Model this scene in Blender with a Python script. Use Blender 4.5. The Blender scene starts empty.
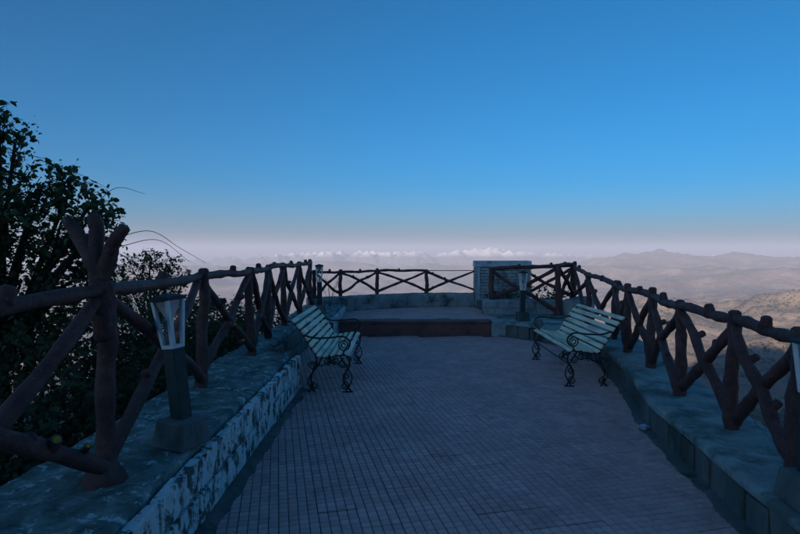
import bpy, bmesh, math, random
import numpy as np
from mathutils import Vector, Matrix
R = math.radians
random.seed(7); rng = np.random.default_rng(7)
scene = bpy.context.scene
col = scene.collection

# ------------------------------------------------------------------ camera
EYE = 1.65; F = 540.0; HORIZON = 251.0           # pixels of an 800 x 534 frame
PITCH = math.atan((267.0 - HORIZON) / F)
cam_d = bpy.data.cameras.new('camera'); cam = bpy.data.objects.new('camera', cam_d); col.objects.link(cam)
cam.location = (0, 0, EYE); cam.rotation_euler = (math.pi/2 - PITCH, 0, 0)
cam_d.sensor_width = 36; cam_d.lens = 36 * F / 800; cam_d.clip_start = 0.05; cam_d.clip_end = 200000
scene.camera = cam

def P(px, py, h):
    """point of the level z=h seen at a pixel"""
    d = Vector((px-400, F*math.cos(PITCH) + (267-py)*math.sin(PITCH), -F*math.sin(PITCH) + (267-py)*math.cos(PITCH)))
    t = (h-EYE)/d.z
    return Vector((d.x*t, d.y*t, h))

# ------------------------------------------------------------------ sky, sun, exposure
SUN_EL, SUN_AZ = R(9.0), R(212.0)               # azimuth clockwise from +Y: behind the camera, to the left
SUN_STRENGTH, SKY_STRENGTH, EXPOSURE = 3.4, 0.054, 1.66
world = bpy.data.worlds.new('World'); scene.world = world; world.use_nodes = True
wn = world.node_tree; wn.nodes.clear()
sky = wn.nodes.new('ShaderNodeTexSky'); sky.sky_type = 'NISHITA'; sky.sun_disc = False
sky.sun_elevation = SUN_EL; sky.sun_rotation = SUN_AZ; sky.altitude = 2000; sky.air_density = 1.0; sky.dust_density = 9.0; sky.ozone_density = 6.0
hs = wn.nodes.new('ShaderNodeHueSaturation'); hs.inputs['Saturation'].default_value = 1.16; hs.inputs['Hue'].default_value = 0.486
bg = wn.nodes.new('ShaderNodeBackground'); bg.inputs['Strength'].default_value = SKY_STRENGTH
wo = wn.nodes.new('ShaderNodeOutputWorld')
wn.links.new(sky.outputs[0], hs.inputs['Color']); wn.links.new(hs.outputs[0], bg.inputs[0]); wn.links.new(bg.outputs[0], wo.inputs[0])
sun_d = bpy.data.lights.new('sun', 'SUN'); sun_d.energy = SUN_STRENGTH; sun_d.angle = R(0.5); sun_d.color = (1.0, 0.82, 0.68)
sun = bpy.data.objects.new('sun', sun_d); col.objects.link(sun)
to_sun = Vector((math.sin(SUN_AZ)*math.cos(SUN_EL), math.cos(SUN_AZ)*math.cos(SUN_EL), math.sin(SUN_EL)))
sun.rotation_euler = to_sun.to_track_quat('Z', 'Y').to_euler(); sun.location = to_sun*60
vs = scene.view_settings
scene.display_settings.display_device = 'sRGB'; vs.view_transform = 'Standard'; vs.look = 'None'; vs.exposure = EXPOSURE; vs.gamma = 1
cy = scene.cycles
cy.use_denoising = True; cy.max_bounces = 6; cy.volume_bounces = 1; cy.transparent_max_bounces = 12
cy.use_adaptive_sampling = False

# ------------------------------------------------------------------ helpers
def tag(o, label=None, cat=None, group=None, kind=None):
    for k, v in (('label', label), ('category', cat), ('group', group), ('kind', kind)):
        if v: o[k] = v
    return o
def empty(name, loc=(0, 0, 0), rz=0.0, **kw):
    o = bpy.data.objects.new(name, None); col.objects.link(o); o.location = loc; o.rotation_euler = (0, 0, rz)
    o.empty_display_size = 0.1
    return tag(o, **kw)
def link(name, me, m, parent=None, smooth=False, **kw):
    o = bpy.data.objects.new(name, me); col.objects.link(o)
    if m and not me.materials: me.materials.append(m)
    if parent: o.parent = parent
    if smooth: me.polygons.foreach_set('use_smooth', [True]*len(me.polygons))
    return tag(o, **kw)
def mesh(name, v, f):
    me = bpy.data.meshes.new(name); me.from_pydata([tuple(p) for p in v], [], [tuple(q) for q in f]); me.update(); return me
def from_bm(name, bm):
    bmesh.ops.recalc_face_normals(bm, faces=bm.faces)
    me = bpy.data.meshes.new(name); bm.to_mesh(me); bm.free(); return me
def box_mesh(name, sx, sy, sz, bev=0.004, jit=0.0, segs=1, center=True):
    bm = bmesh.new(); bmesh.ops.create_cube(bm, size=1)
    for v in bm.verts:
        v.co = Vector((v.co.x*sx, v.co.y*sy, (v.co.z if center else v.co.z+0.5)*sz))
        if jit: v.co += Vector([random.uniform(-jit, jit) for _ in range(3)])
    if bev: bmesh.ops.bevel(bm, geom=bm.edges[:], offset=bev, segments=segs, affect='EDGES')
    return from_bm(name, bm)
def add_frustum(bm, b0, b1, z0, z1):
    """square frustum, half widths b0 (bottom) and b1 (top)"""
    vs_ = [bm.verts.new((sx*b, sy*b, z)) for b, z in ((b0, z0), (b1, z1)) for sx, sy in ((-1, -1), (1, -1), (1, 1), (-1, 1))]
    bm.faces.new(vs_[3::-1]); bm.faces.new(vs_[4:8])
    for i in range(4): bm.faces.new((vs_[i], vs_[(i+1) % 4], vs_[4+(i+1) % 4], vs_[4+i]))

def catmull(pts, n):
    pts = [Vector(p) for p in pts]
    if len(pts) < 3:
        return [pts[0].lerp(pts[1], i/n) for i in range(n+1)]
    ext = [pts[0]*2-pts[1]] + pts + [pts[-1]*2-pts[-2]]
    out = []
    for i in range(len(pts)-1):
        a, b, c, d = ext[i:i+4]
        for k in range(n):
            t = k/n
            out.append(0.5*((2*b) + (c-a)*t + (2*a-5*b+4*c-d)*t*t + (3*b-a-3*c+d)*t**3))
    out.append(pts[-1]); return out
def tube_geo(path, radii, sides=8, rough=0.0, cap=True, V=None, Fc=None, dome=True):
    """tube along a path; returns verts, faces (appended to V, Fc when given)"""
    V = [] if V is None else V; Fc = [] if Fc is None else Fc
    n = len(path); path = [Vector(p) for p in path]
    if not hasattr(radii, '__len__'): radii = [radii]*n
    if len(radii) != n: radii = [radii[0] + (radii[-1]-radii[0])*i/(n-1) for i in range(n)]
    if cap and dome:
        d0 = (path[0]-path[1]).normalized(); d1 = (path[-1]-path[-2]).normalized()
        path = [path[0]+d0*radii[0]*0.35] + path + [path[-1]+d1*radii[-1]*0.35]
        radii = [radii[0]*0.62] + list(radii) + [radii[-1]*0.62]; n += 2
    t = (path[1]-path[0]).normalized()
    u = t.cross(Vector((0.13, 0.31, 0.94)))
    if u.length < 1e-3: u = t.cross(Vector((1, 0, 0)))
    u.normalize(); base = len(V)
    for i in range(n):
        tt = (path[min(i+1, n-1)]-path[max(i-1, 0)])
        if tt.length < 1e-9: tt = t
        tt.normalize(); u = (u - tt*u.dot(tt)).normalized(); w = tt.cross(u)
        for k in range(sides):
            a = 2*math.pi*k/sides; r = radii[i]*(1 + random.uniform(-rough, rough))
            V.append(path[i] + (u*math.cos(a)+w*math.sin(a))*r)
    for i in range(n-1):
        for k in range(sides):
            k2 = (k+1) % sides
            Fc.append((base+i*sides+k, base+i*sides+k2, base+(i+1)*sides+k2, base+(i+1)*sides+k))
    if cap:
        Fc.append(tuple(base+k for k in range(sides))[::-1]); Fc.append(tuple(base+(n-1)*sides+k for k in range(sides)))
    return V, Fc
def tube(name, path, radii, m, parent=None, sides=8, rough=0.0, smooth=True, **kw):
    v, f = tube_geo(path, radii, sides, rough)
    return link(name, mesh(name, v, f), m, parent, smooth, **kw)

def h2(ix, iy, seed):
    n = (ix.astype(np.int64)*374761393 + iy.astype(np.int64)*668265263 + seed*1442695041) & 0x7fffffff
    n = ((n ^ (n >> 13))*1274126177) & 0x7fffffff
    return ((n ^ (n >> 16)) & 0xffff)/65535.0
def vnoise(x, y, seed=0):
    ix, iy = np.floor(x), np.floor(y); fx, fy = x-ix, y-iy
    fx = fx*fx*fx*(fx*(fx*6-15)+10); fy = fy*fy*fy*(fy*(fy*6-15)+10)
    a, b, c, d = h2(ix, iy, seed), h2(ix+1, iy, seed), h2(ix, iy+1, seed), h2(ix+1, iy+1, seed)
    return (a*(1-fx)+b*fx)*(1-fy) + (c*(1-fx)+d*fx)*fy
def fbm(x, y, oct=5, seed=0, ridged=False, gain=0.5):
    s = np.zeros_like(x); amp = 1.0; tot = 0
    for o in range(oct):
        c, sn = math.cos(o*1.1), math.sin(o*1.1)
        n = vnoise((x*c-y*sn)*2.0**o + 17.3*o, (x*sn+y*c)*2.0**o - 9.1*o, seed+o)
        if ridged: n = 1-np.abs(2*n-1)
        s += n*amp; tot += amp; amp *= gain
    return s/tot
def sstep(a, b, x):
    t = np.clip((x-a)/(b-a), 0, 1); return t*t*(3-2*t)

# ------------------------------------------------------------------ materials
def new_mat(name, rough=0.8, spec=0.3):
    m = bpy.data.materials.new(name); m.use_nodes = True
    nt = m.node_tree; b = nt.nodes['Principled BSDF']
    b.inputs['Roughness'].default_value = rough; b.inputs['Specular IOR Level'].default_value = spec
    return m, nt, b
def node(nt, t, **inp):
    n = nt.nodes.new(t)
    for k, v in inp.items(): n.inputs[k].default_value = v
    return n
def ramp(nt, src, stops, interp='LINEAR'):
    r = nt.nodes.new('ShaderNodeValToRGB'); r.color_ramp.interpolation = interp
    el = r.color_ramp.elements
    while len(el) < len(stops): el.new(0.5)
    for e, (p, c) in zip(el, stops):
        e.position = p; e.color = (*c, 1) if hasattr(c, '__len__') else (c, c, c, 1)
    nt.links.new(src, r.inputs[0]); return r.outputs[0]
def position(nt, scale=(1, 1, 1)):
    g = nt.nodes.new('ShaderNodeNewGeometry')
    mp = nt.nodes.new('ShaderNodeMapping'); mp.inputs['Scale'].default_value = scale
    nt.links.new(g.outputs['Position'], mp.inputs[0]); return mp.outputs[0]
def noise(nt, vec, scale, detail=4, rough=0.55, dist=0.0):
    n = node(nt, 'ShaderNodeTexNoise', Scale=scale, Detail=detail, Roughness=rough, Distortion=dist)
    nt.links.new(vec, n.inputs['Vector']); return n.outputs[0]
def mix(nt, fac, a, b, mode='MIX'):
    n = nt.nodes.new('ShaderNodeMix'); n.data_type = 'RGBA'; n.blend_type = mode
    for s, v in ((n.inputs['Factor'], fac), (n.inputs['A'], a), (n.inputs['B'], b)):
        if hasattr(v, 'is_linked'): nt.links.new(v, s)
        elif hasattr(v, '__len__'): s.default_value = (*v, 1)
        else: s.default_value = v
    return n.outputs['Result']
def bump(nt, b, h, strength=0.4, dist=0.01):
    n = node(nt, 'ShaderNodeBump', Strength=strength, Distance=dist)
    nt.links.new(h, n.inputs['Height']); nt.links.new(n.outputs[0], b.inputs['Normal'])
def mottled(name, c1, c2, scale=8, rough=0.8, spec=0.3, bs=0.4, bd=0.006, bscale=60, c3=None, s3=2.0, stretch=(1, 1, 1), detail=6):
    m, nt, b = new_mat(name, rough, spec); p = position(nt, stretch)
    c = ramp(nt, noise(nt, p, scale, detail, 0.62), [(0.3, c1), (0.7, c2)])
    if c3: c = mix(nt, ramp(nt, noise(nt, p, s3, 6, 0.65), [(0.48, 0.0), (0.62, 1.0)]), c, c3)
    nt.links.new(c, b.inputs['Base Color'])
    bump(nt, b, noise(nt, p, bscale, 6, 0.65), bs, bd)
    return m

M = {}
def log_mat():
    m, nt, b = new_mat('painted_log', 0.62, 0.35); q = position(nt)
    c = ramp(nt, noise(nt, q, 11, 8, 0.65), [(0.3, (0.058, 0.022, 0.020)), (0.7, (0.132, 0.055, 0.048))])
    c = mix(nt, ramp(nt, noise(nt, q, 3.5, 7, 0.7), [(0.50, 0.0), (0.62, 0.7)]), c, (0.158, 0.082, 0.073))
    c = mix(nt, ramp(nt, noise(nt, q, 34, 6, 0.75), [(0.60, 0.0), (0.66, 0.8)]), c, (0.222, 0.151, 0.142))
    c = mix(nt, ramp(nt, noise(nt, q, 17, 7, 0.7, 1.0), [(0.30, 0.8), (0.38, 0.0)]), c, (0.021, 0.011, 0.011))
    nt.links.new(c, b.inputs['Base Color'])
    bump(nt, b, noise(nt, q, 26, 8, 0.72, 0.8), 0.9, 0.02); return m
M['log'] = log_mat()
M['yellow'] = mottled('yellow_paint', (0.22, 0.17, 0.02), (0.36, 0.28, 0.03), 40, 0.7, 0.3)
M['iron'] = mottled('wrought_iron', (0.012, 0.014, 0.017), (0.03, 0.028, 0.027), 30, 0.55, 0.4)
M['slat'] = mottled('cream_paint', (0.76, 0.60, 0.40), (0.92, 0.77, 0.56), 6, 0.5, 0.4, 0.3, 0.002, 90, (0.48, 0.41, 0.26), 9.0, (1, 0.18, 1))
M['coping'] = mottled('weathered_cement', (0.19, 0.23, 0.225), (0.38, 0.42, 0.40), 5, 0.9, 0.25, 0.9, 0.025, 22, (0.11, 0.14, 0.125), 2.6, detail=9)
M['core'] = mottled('dark_mortar', (0.035, 0.04, 0.04), (0.08, 0.085, 0.085), 9, 0.95, 0.2, 0.8, 0.02, 30)
M['slab'] = mottled('dark_upright_stone', (0.085, 0.095, 0.09), (0.20, 0.205, 0.20), 6, 0.85, 0.3, 0.8, 0.012, 30, (0.05, 0.065, 0.055), 3.0, (1, 1, 0.4))
M['fillet'] = mottled('dirty_cement', (0.06, 0.06, 0.06), (0.24, 0.21, 0.20), 6, 0.95, 0.2, 0.8, 0.02, 40, (0.10, 0.115, 0.10), 3.0)
M['riser'] = mottled('maroon_paint', (0.17, 0.06, 0.05), (0.25, 0.10, 0.085), 5, 0.65, 0.35, 0.4, 0.006, 40, (0.08, 0.05, 0.046), 2.5)
M['brick'] = mottled('painted_brick', (0.22, 0.27, 0.28), (0.38, 0.42, 0.42), 7, 0.85, 0.3, 0.6, 0.008, 50, (0.14, 0.17, 0.17), 3.0)
M['pale'] = mottled('pale_painted_band', (0.34, 0.42, 0.46), (0.50, 0.57, 0.60), 7, 0.8, 0.3, 0.5, 0.006, 50, (0.22, 0.27, 0.28), 4.0)
M['rubble'] = mottled('grey_wall_stone', (0.19, 0.22, 0.22), (0.36, 0.39, 0.39), 6, 0.9, 0.25, 0.8, 0.015, 30, (0.07, 0.09, 0.09), 3.0)
M['lamp_post'] = mottled('teal_metal_paint', (0.016, 0.034, 0.034), (0.032, 0.058, 0.058), 18, 0.6, 0.25, 0.2, 0.002, 60)
M['lamp_frame'] = mottled('faded_frame_paint', (0.52, 0.57, 0.58), (0.68, 0.72, 0.72), 18, 0.5, 0.4, 0.2, 0.002, 60)
M['white'] = mottled('white_enamel', (0.62, 0.64, 0.64), (0.74, 0.75, 0.75), 20, 0.45, 0.4, 0.1, 0.001)
M['bark'] = mottled('bark', (0.022, 0.018, 0.014), (0.06, 0.048, 0.036), 12, 0.9, 0.2, 0.8, 0.01, 40)
M['dry'] = mottled('dry_stems', (0.16, 0.12, 0.07), (0.28, 0.22, 0.13), 20, 0.9, 0.2)
M['blue'] = mottled('blue_wrapper', (0.06, 0.18, 0.42), (0.55, 0.60, 0.66), 30, 0.4, 0.5)
M['pebble'] = mottled('pebble', (0.45, 0.45, 0.44), (0.6, 0.6, 0.58), 30, 0.8, 0.3)

def flaky():
    m, nt, b = new_mat('flaking_white_paint', 0.8, 0.3)
    p = position(nt, (1, 1, 0.7)); q = position(nt)
    base = ramp(nt, noise(nt, q, 7, 7, 0.65), [(0.3, (0.035, 0.045, 0.042)), (0.7, (0.13, 0.155, 0.145))])
    paint = ramp(nt, noise(nt, q, 16, 5, 0.6), [(0.3, (0.52, 0.59, 0.60)), (0.7, (0.76, 0.81, 0.81))])
    a = noise(nt, p, 8.5, 12, 0.76, 0.1)
    c = mix(nt, ramp(nt, a, [(0.455, 0.0), (0.50, 1.0)]), base, paint)
    nt.links.new(c, b.inputs['Base Color']); bump(nt, b, a, 0.8, 0.03); return m
M['flaky'] = flaky()
def mossy_top():
    m, nt, b = new_mat('mossy_cement_top', 0.92, 0.2); q = position(nt)
    base = ramp(nt, noise(nt, q, 6, 9, 0.7), [(0.32, (0.05, 0.07, 0.062)), (0.5, (0.15, 0.19, 0.175)), (0.7, (0.32, 0.37, 0.355))])
    p = noise(nt, q, 9, 9, 0.75, 0.6)
    c = mix(nt, ramp(nt, p, [(0.555, 0.0), (0.60, 1.0)]), base, (0.48, 0.56, 0.57))
    nt.links.new(c, b.inputs['Base Color']); bump(nt, b, noise(nt, q, 25, 9, 0.7), 0.9, 0.02); return m
M['mossy'] = mossy_top()

TILE = 0.242; TILE_AZ = -math.atan(123/F)
def tile_mat():
    m, nt, b = new_mat('cement_paver', 0.72, 0.35)
    g = nt.nodes.new('ShaderNodeNewGeometry')
    mp = nt.nodes.new('ShaderNodeMapping'); mp.vector_type = 'POINT'
    mp.inputs['Rotation'].default_value = (0, 0, TILE_AZ); mp.inputs['Scale'].default_value = (1/TILE,)*3; mp.inputs['Location'].default_value = (0, 0, 0.5)
    nt.links.new(g.outputs['Position'], mp.inputs[0])
    fl = nt.nodes.new('ShaderNodeVectorMath'); fl.operation = 'FLOOR'; nt.links.new(mp.outputs[0], fl.inputs[0])
    wn_ = nt.nodes.new('ShaderNodeTexWhiteNoise'); nt.links.new(fl.outputs[0], wn_.inputs['Vector'])
    q = position(nt)
    c = ramp(nt, noise(nt, q, 1.1, 6, 0.6), [(0.3, (0.552, 0.301, 0.282)), (0.7, (0.677, 0.380, 0.356))])
    c = mix(nt, 0.32, c, ramp(nt, wn_.outputs['Value'], [(0.0, (0.414, 0.221, 0.210)), (0.6, (0.627, 0.354, 0.335)), (1.0, (0.734, 0.478, 0.446))]))
    c = mix(nt, ramp(nt, noise(nt, q, 45, 5, 0.7), [(0.35, 0.0), (0.75, 0.45)]), c, (0.727, 0.433, 0.410))
    sc4 = nt.nodes.new('ShaderNodeVectorMath'); sc4.operation = 'SCALE'; sc4.inputs['Scale'].default_value = 4.0; nt.links.new(mp.outputs[0], sc4.inputs[0])
    f4 = nt.nodes.new('ShaderNodeVectorMath'); f4.operation = 'FLOOR'; nt.links.new(sc4.outputs[0], f4.inputs[0])
    w4 = nt.nodes.new('ShaderNodeTexWhiteNoise'); nt.links.new(f4.outputs[0], w4.inputs['Vector'])
    c = mix(nt, 1.0, c, ramp(nt, w4.outputs['Value'], [(0.0, 0.84), (1.0, 1.10)]), 'MULTIPLY')
    c = mix(nt, ramp(nt, noise(nt, q, 210, 4, 0.8), [(0.34, 0.55), (0.46, 0.0)]), c, (0.201, 0.115, 0.112))
    c = mix(nt, ramp(nt, noise(nt, q, 0.9, 5, 0.7, 0.8), [(0.50, 0.0), (0.66, 0.3)]), c, (0.414, 0.221, 0.214))
    st = ramp(nt, noise(nt, q, 2.7, 7, 0.7, 0.5), [(0.56, 0.0), (0.66, 0.7)])
    c = mix(nt, st, c, (0.376, 0.204, 0.192))
    nt.links.new(c, b.inputs['Base Color'])
    nt.links.new(ramp(nt, noise(nt, q, 3, 5), [(0.3, 0.6), (0.7, 0.85)]), b.inputs['Roughness'])
    bump(nt, b, noise(nt, q, 140, 4, 0.7), 0.35, 0.003); return m
M['tile'] = tile_mat()
M['grout'] = mottled('dark_grout', (0.09, 0.072, 0.064), (0.20, 0.16, 0.14), 3, 0.95, 0.1)

def leaf_mat(name, c1, c2, c3, scale=14):
    m, nt, b = new_mat(name, 0.55, 0.35); q = position(nt)
    c = ramp(nt, noise(nt, q, scale, 3), [(0.3, c1), (0.55, c2), (0.75, c3)])
    nt.links.new(c, b.inputs['Base Color'])
    tr = nt.nodes.new('ShaderNodeBsdfTranslucent'); nt.links.new(c, tr.inputs[0])
    mx = nt.nodes.new('ShaderNodeMixShader'); mx.inputs[0].default_value = 0.3
    out = nt.nodes['Material Output']
    nt.links.new(b.outputs[0], mx.inputs[1]); nt.links.new(tr.outputs[0], mx.inputs[2]); nt.links.new(mx.outputs[0], out.inputs[0]); return m
M['leaf'] = leaf_mat('dark_leaf', (0.038, 0.062, 0.024), (0.066, 0.10, 0.036), (0.12, 0.115, 0.045))
M['under'] = leaf_mat('undergrowth_leaf', (0.03, 0.045, 0.02), (0.055, 0.075, 0.03), (0.11, 0.095, 0.05), 9)
def glass_mat():
    m, nt, b = new_mat('clear_pane'); out = nt.nodes['Material Output']
    t = nt.nodes.new('ShaderNodeBsdfTransparent'); t.inputs[0].default_value = (0.86, 0.9, 0.92, 1)
    g = node(nt, 'ShaderNodeBsdfGlossy', Roughness=0.08)
    fr = node(nt, 'ShaderNodeFresnel', IOR=1.45); mx = nt.nodes.new('ShaderNodeMixShader')
    nt.links.new(fr.outputs[0], mx.inputs[0]); nt.links.new(t.outputs[0], mx.inputs[1]); nt.links.new(g.outputs[0], mx.inputs[2])
    nt.links.new(mx.outputs[0], out.inputs[0]); nt.nodes.remove(b); return m
M['glass'] = glass_mat()
def terrain_mat():
    m, nt, b = new_mat('hill_soil_and_scrub', 0.95, 0.1); q = position(nt)
    c = ramp(nt, noise(nt, q, 0.006, 8, 0.65), [(0.32, (0.17, 0.118, 0.085)), (0.5, (0.25, 0.18, 0.135)), (0.7, (0.33, 0.248, 0.19))])
    scrub = ramp(nt, noise(nt, q, 0.045, 8, 0.75), [(0.51, 0.0), (0.59, 0.85)])
    c = mix(nt, scrub, c, (0.075, 0.072, 0.05))
    fields = ramp(nt, noise(nt, q, 0.0016, 7, 0.7), [(0.52, 0.0), (0.62, 0.45)])
    c = mix(nt, fields, c, (0.10, 0.095, 0.06))
    nt.links.new(c, b.inputs['Base Color'])
    bump(nt, b, noise(nt, q, 0.02, 8, 0.7), 0.8, 14.0); return m
M['terrain'] = terrain_mat()
def snow_mat():
    m, nt, b = new_mat('snow_rock_and_shade', 0.8, 0.2)
    g = nt.nodes.new('ShaderNodeNewGeometry'); sp = nt.nodes.new('ShaderNodeSeparateXYZ'); nt.links.new(g.outputs['Position'], sp.inputs[0])
    nz = noise(nt, position(nt), 0.0014, 8, 0.7)
    ma = nt.nodes.new('ShaderNodeMath'); ma.operation = 'MULTIPLY_ADD'; ma.inputs[1].default_value = 90.0
    nt.links.new(nz, ma.inputs[0]); nt.links.new(sp.outputs['Z'], ma.inputs[2])
    mr = node(nt, 'ShaderNodeMapRange', **{'From Min': -80.0, 'From Max': 0.0}); nt.links.new(ma.outputs[0], mr.inputs[0])  # lower rock toned to imitate haze, only the tops left white
    sp2 = nt.nodes.new('ShaderNodeSeparateXYZ'); nt.links.new(g.outputs['Normal'], sp2.inputs[0])
    st = noise(nt, position(nt, (1, 1, 0.5)), 0.006, 9, 0.75, 0.6)
    ad = nt.nodes.new('ShaderNodeMath'); ad.operation = 'MULTIPLY_ADD'; ad.inputs[1].default_value = 0.55; nt.links.new(st, ad.inputs[0]); nt.links.new(sp2.outputs['Z'], ad.inputs[2])
    rock_shade = ramp(nt, ad.outputs[0], [(0.84, 0.9), (1.0, 0.0)])  # rock on steep faces, painted dark to imitate side-lit shading of the ridges
    c = mix(nt, mr.outputs[0], (0.16, 0.14, 0.14), mix(nt, rock_shade, (0.72, 0.70, 0.71), (0.20, 0.19, 0.22)))
    nt.links.new(c, b.inputs['Base Color']); return m
M['snow'] = snow_mat()

# ------------------------------------------------------------------ terrain: one sheet to the horizon
def terrain_height(x, y):
    r = np.hypot(x, y); az = np.degrees(np.arctan2(x, y))
    d = np.maximum.reduce([x-4.3, -(x+5.5), y-14.0, np.zeros_like(x)])
    d = np.hypot(np.maximum.reduce([x-4.3, -(x+5.5), np.zeros_like(x)]), np.maximum(y-14.0, 0))
    h = -0.55 - 430*(1-np.exp(-d/620.0))
    far = sstep(500, 2500, r)
    h = h + far*(fbm(x/800, y/800, 8, 3, True, 0.56)-0.55)*170 + sstep(60, 400, r)*(fbm(x/160, y/160, 5, 11)-0.5)*30
    h = h + sstep(5, 40, r)*(fbm(x/9, y/9, 4, 21)-0.5)*1.2*np.minimum(1, r/60)
    def ridge(Rc, wf, wb, amp, seed, sc):
        rc = Rc*(1 + 0.10*(fbm(az/7.0+50, az*0+seed, 4, seed)-0.5)*2)
        g = np.where(r < rc, np.exp(-((r-rc)/wf)**2), np.exp(-((r-rc)/wb)**2))
        crest = 0.70 + 0.58*fbm(x/sc, y/sc, 6, seed+5, True, 0.55)
        return amp*g*crest
    h = h + ridge(1850, 720, 700, 212*sstep(15, 25, az) + 22*sstep(27, 38, az), 31, 420)
    h = h + ridge(3700, 750, 800, 150*sstep(12, 24, az), 41, 1300)
    h = h + ridge(5700, 1000, 900, 175*sstep(2, 22, az) + 60, 51, 2200)
    h = h + ridge(8000, 1300, 1200, 195 + 165*sstep(17, 25, az), 61, 1400)
    w = sstep(-4, -70, y)
    hill = 27*np.exp(-(x/270)**2)*(0.92+0.16*fbm(x/60, y/60, 3, 81)) - 300*(1-np.exp(-(x/400)**2)) - 130*(1-np.exp(-(y/1500)**2))*np.exp(-(x/330)**2)  # unseen hill behind the camera, shaped to keep sun off the platform
    return h*(1-w) + w*hill
def build_terrain():
    az = np.concatenate([np.linspace(-44, 44, 430, endpoint=False), np.linspace(44, 316, 130, endpoint=False)])
    rr = np.concatenate([np.geomspace(3, 700, 90, endpoint=False), np.geomspace(700, 4500, 200, endpoint=False), np.geomspace(4500, 18000, 150, endpoint=False), np.geomspace(18000, 26000, 20)])
    A, RR = np.meshgrid(np.radians(az), rr)
    X, Y = RR*np.sin(A), RR*np.cos(A); Z = terrain_height(X, Y)
    n, k = X.shape
    v = np.column_stack([X.ravel(), Y.ravel(), Z.ravel()])
    idx = np.arange(n*k).reshape(n, k); nx = np.roll(idx, -1, axis=1)
    f = np.stack([idx[:-1], idx[1:], nx[1:], nx[:-1]], axis=-1).reshape(-1, 4)
    me = bpy.data.meshes.new('ground')
    v = np.vstack([v, [[0, 0, -0.55]]])
    tri = np.stack([idx[0], nx[0], np.full(k, n*k)], axis=-1)
    nf = len(f); nl = nf*4 + len(tri)*3
    me.vertices.add(len(v)); me.vertices.foreach_set('co', v.ravel())
    me.loops.add(nl); me.loops.foreach_set('vertex_index', np.concatenate([f[:, ::-1].ravel(), tri[:, ::-1].ravel()]))
    me.polygons.add(nf+len(tri)); me.polygons.foreach_set('loop_start', np.concatenate([np.arange(nf)*4, nf*4+np.arange(len(tri))*3]))
    me.update(calc_edges=True); me.validate()
    link('ground', me, M['terrain'], smooth=True, kind='structure')
build_terrain()

def build_snow():
    prof = [(60, 261), (150, 258), (200, 256), (250, 253.5), (300, 251.5), (350, 250), (400, 250), (440, 251), (470, 248.5), (492, 245.5), (512, 250), (560, 253), (620, 254.5), (645, 252), (660, 247.5), (685, 254), (740, 253), (800, 254), (860, 258)]
    DI = 11500.0
    pa = np.array([math.degrees(math.atan((p-400)/F)) for p, _ in prof]); ph = np.array([(HORIZON-q-0.3)/F*DI for _, q in prof])
    az = np.linspace(-32, 41, 900); rr = np.linspace(10100, 13900, 120)
    A, RR = np.meshgrid(np.radians(az), rr); X, Y = RR*np.sin(A), RR*np.cos(A)
    top = np.interp(np.degrees(A), pa, ph); floor = -560.0
    Z = np.full_like(X, floor); wob = (fbm(X/260, Y/260, 5, 91, True, 0.55)-0.5)
    ang = np.degrees(A)
    for q in range(260):
        sl = rng.uniform(.5, 1.0)
        pz = rng.uniform(-31, 40); pr = rng.uniform(10900, 12100); x0, y0 = pr*math.sin(math.radians(pz)), pr*math.cos(math.radians(pz))
        hp = float(np.interp(pz, pa, ph)) - abs(rng.normal(0, 65)) + 16 - 0.02*abs(pr-11500)
        m_ = np.abs(ang-pz) < 4.5
        dx, dy = X[m_]-x0, Y[m_]-y0; t = rng.uniform(0, 3.14); u, w_ = dx*math.cos(t)+dy*math.sin(t), -dx*math.sin(t)+dy*math.cos(t)
        dist = np.maximum(np.abs(u)*rng.uniform(.8, 1.2), np.abs(w_)*rng.uniform(.5, .9))*0.75 + 0.25*np.hypot(dx, dy)
        Z[m_] = np.maximum(Z[m_], hp - sl*dist*(1+0.9*wob[m_]) + 85*wob[m_]*np.clip(dist/150, 0, 1))
    n_, k = X.shape; idx = np.arange(n_*k).reshape(n_, k)
    f = np.stack([idx[:-1, :-1], idx[:-1, 1:], idx[1:, 1:], idx[1:, :-1]], axis=-1).reshape(-1, 4)
    me = mesh('snow_mountains', np.column_stack([X.ravel(), Y.ravel(), Z.ravel()]), f)
    link('snow_mountains', me, M['snow'], smooth=False, kind='structure')
    return float(Z.max())
top_z = build_snow()
def build_scrub():
    n = 26000; az = rng.uniform(13, 43, n); r = np.exp(rng.uniform(np.log(750), np.log(3000), n))
    x, y = r*np.sin(np.radians(az)), r*np.cos(np.radians(az))
    keep = fbm(x/130, y/130, 5, 301) > rng.uniform(.38, .66, n); x, y = x[keep], y[keep]; z = terrain_height(x, y); n = len(x)
    T = np.array([(1, 0, .35), (.1, .95, .4), (-.9, .2, .3), (-.2, -1, .38), (.05, .1, 1.25), (0, 0, -.4)])
    sz = rng.uniform(1.2, 4.0, n); a = rng.uniform(0, 6.28, n); p = T[None]*rng.uniform(.7, 1.3, (n, 6, 1))*sz[:, None, None]
    c, q = np.cos(a)[:, None], np.sin(a)[:, None]; px_, py_ = p[..., 0]*c-p[..., 1]*q, p[..., 0]*q+p[..., 1]*c
    v = np.stack([px_+x[:, None], py_+y[:, None], p[..., 2]+z[:, None]], -1).reshape(-1, 3)
    b = np.arange(n)*6; f = np.concatenate([b[:, None]+np.array(t)[None] for t in ((0, 1, 4), (1, 2, 4), (2, 3, 4), (3, 0, 4), (1, 0, 5), (2, 1, 5), (3, 2, 5), (0, 3, 5))])
    link('hillside_scrub', mesh('hillside_scrub', v, f), M['under'], kind='stuff', label='dark scrub dotted over the sunlit brown hillside')
build_scrub()

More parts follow.
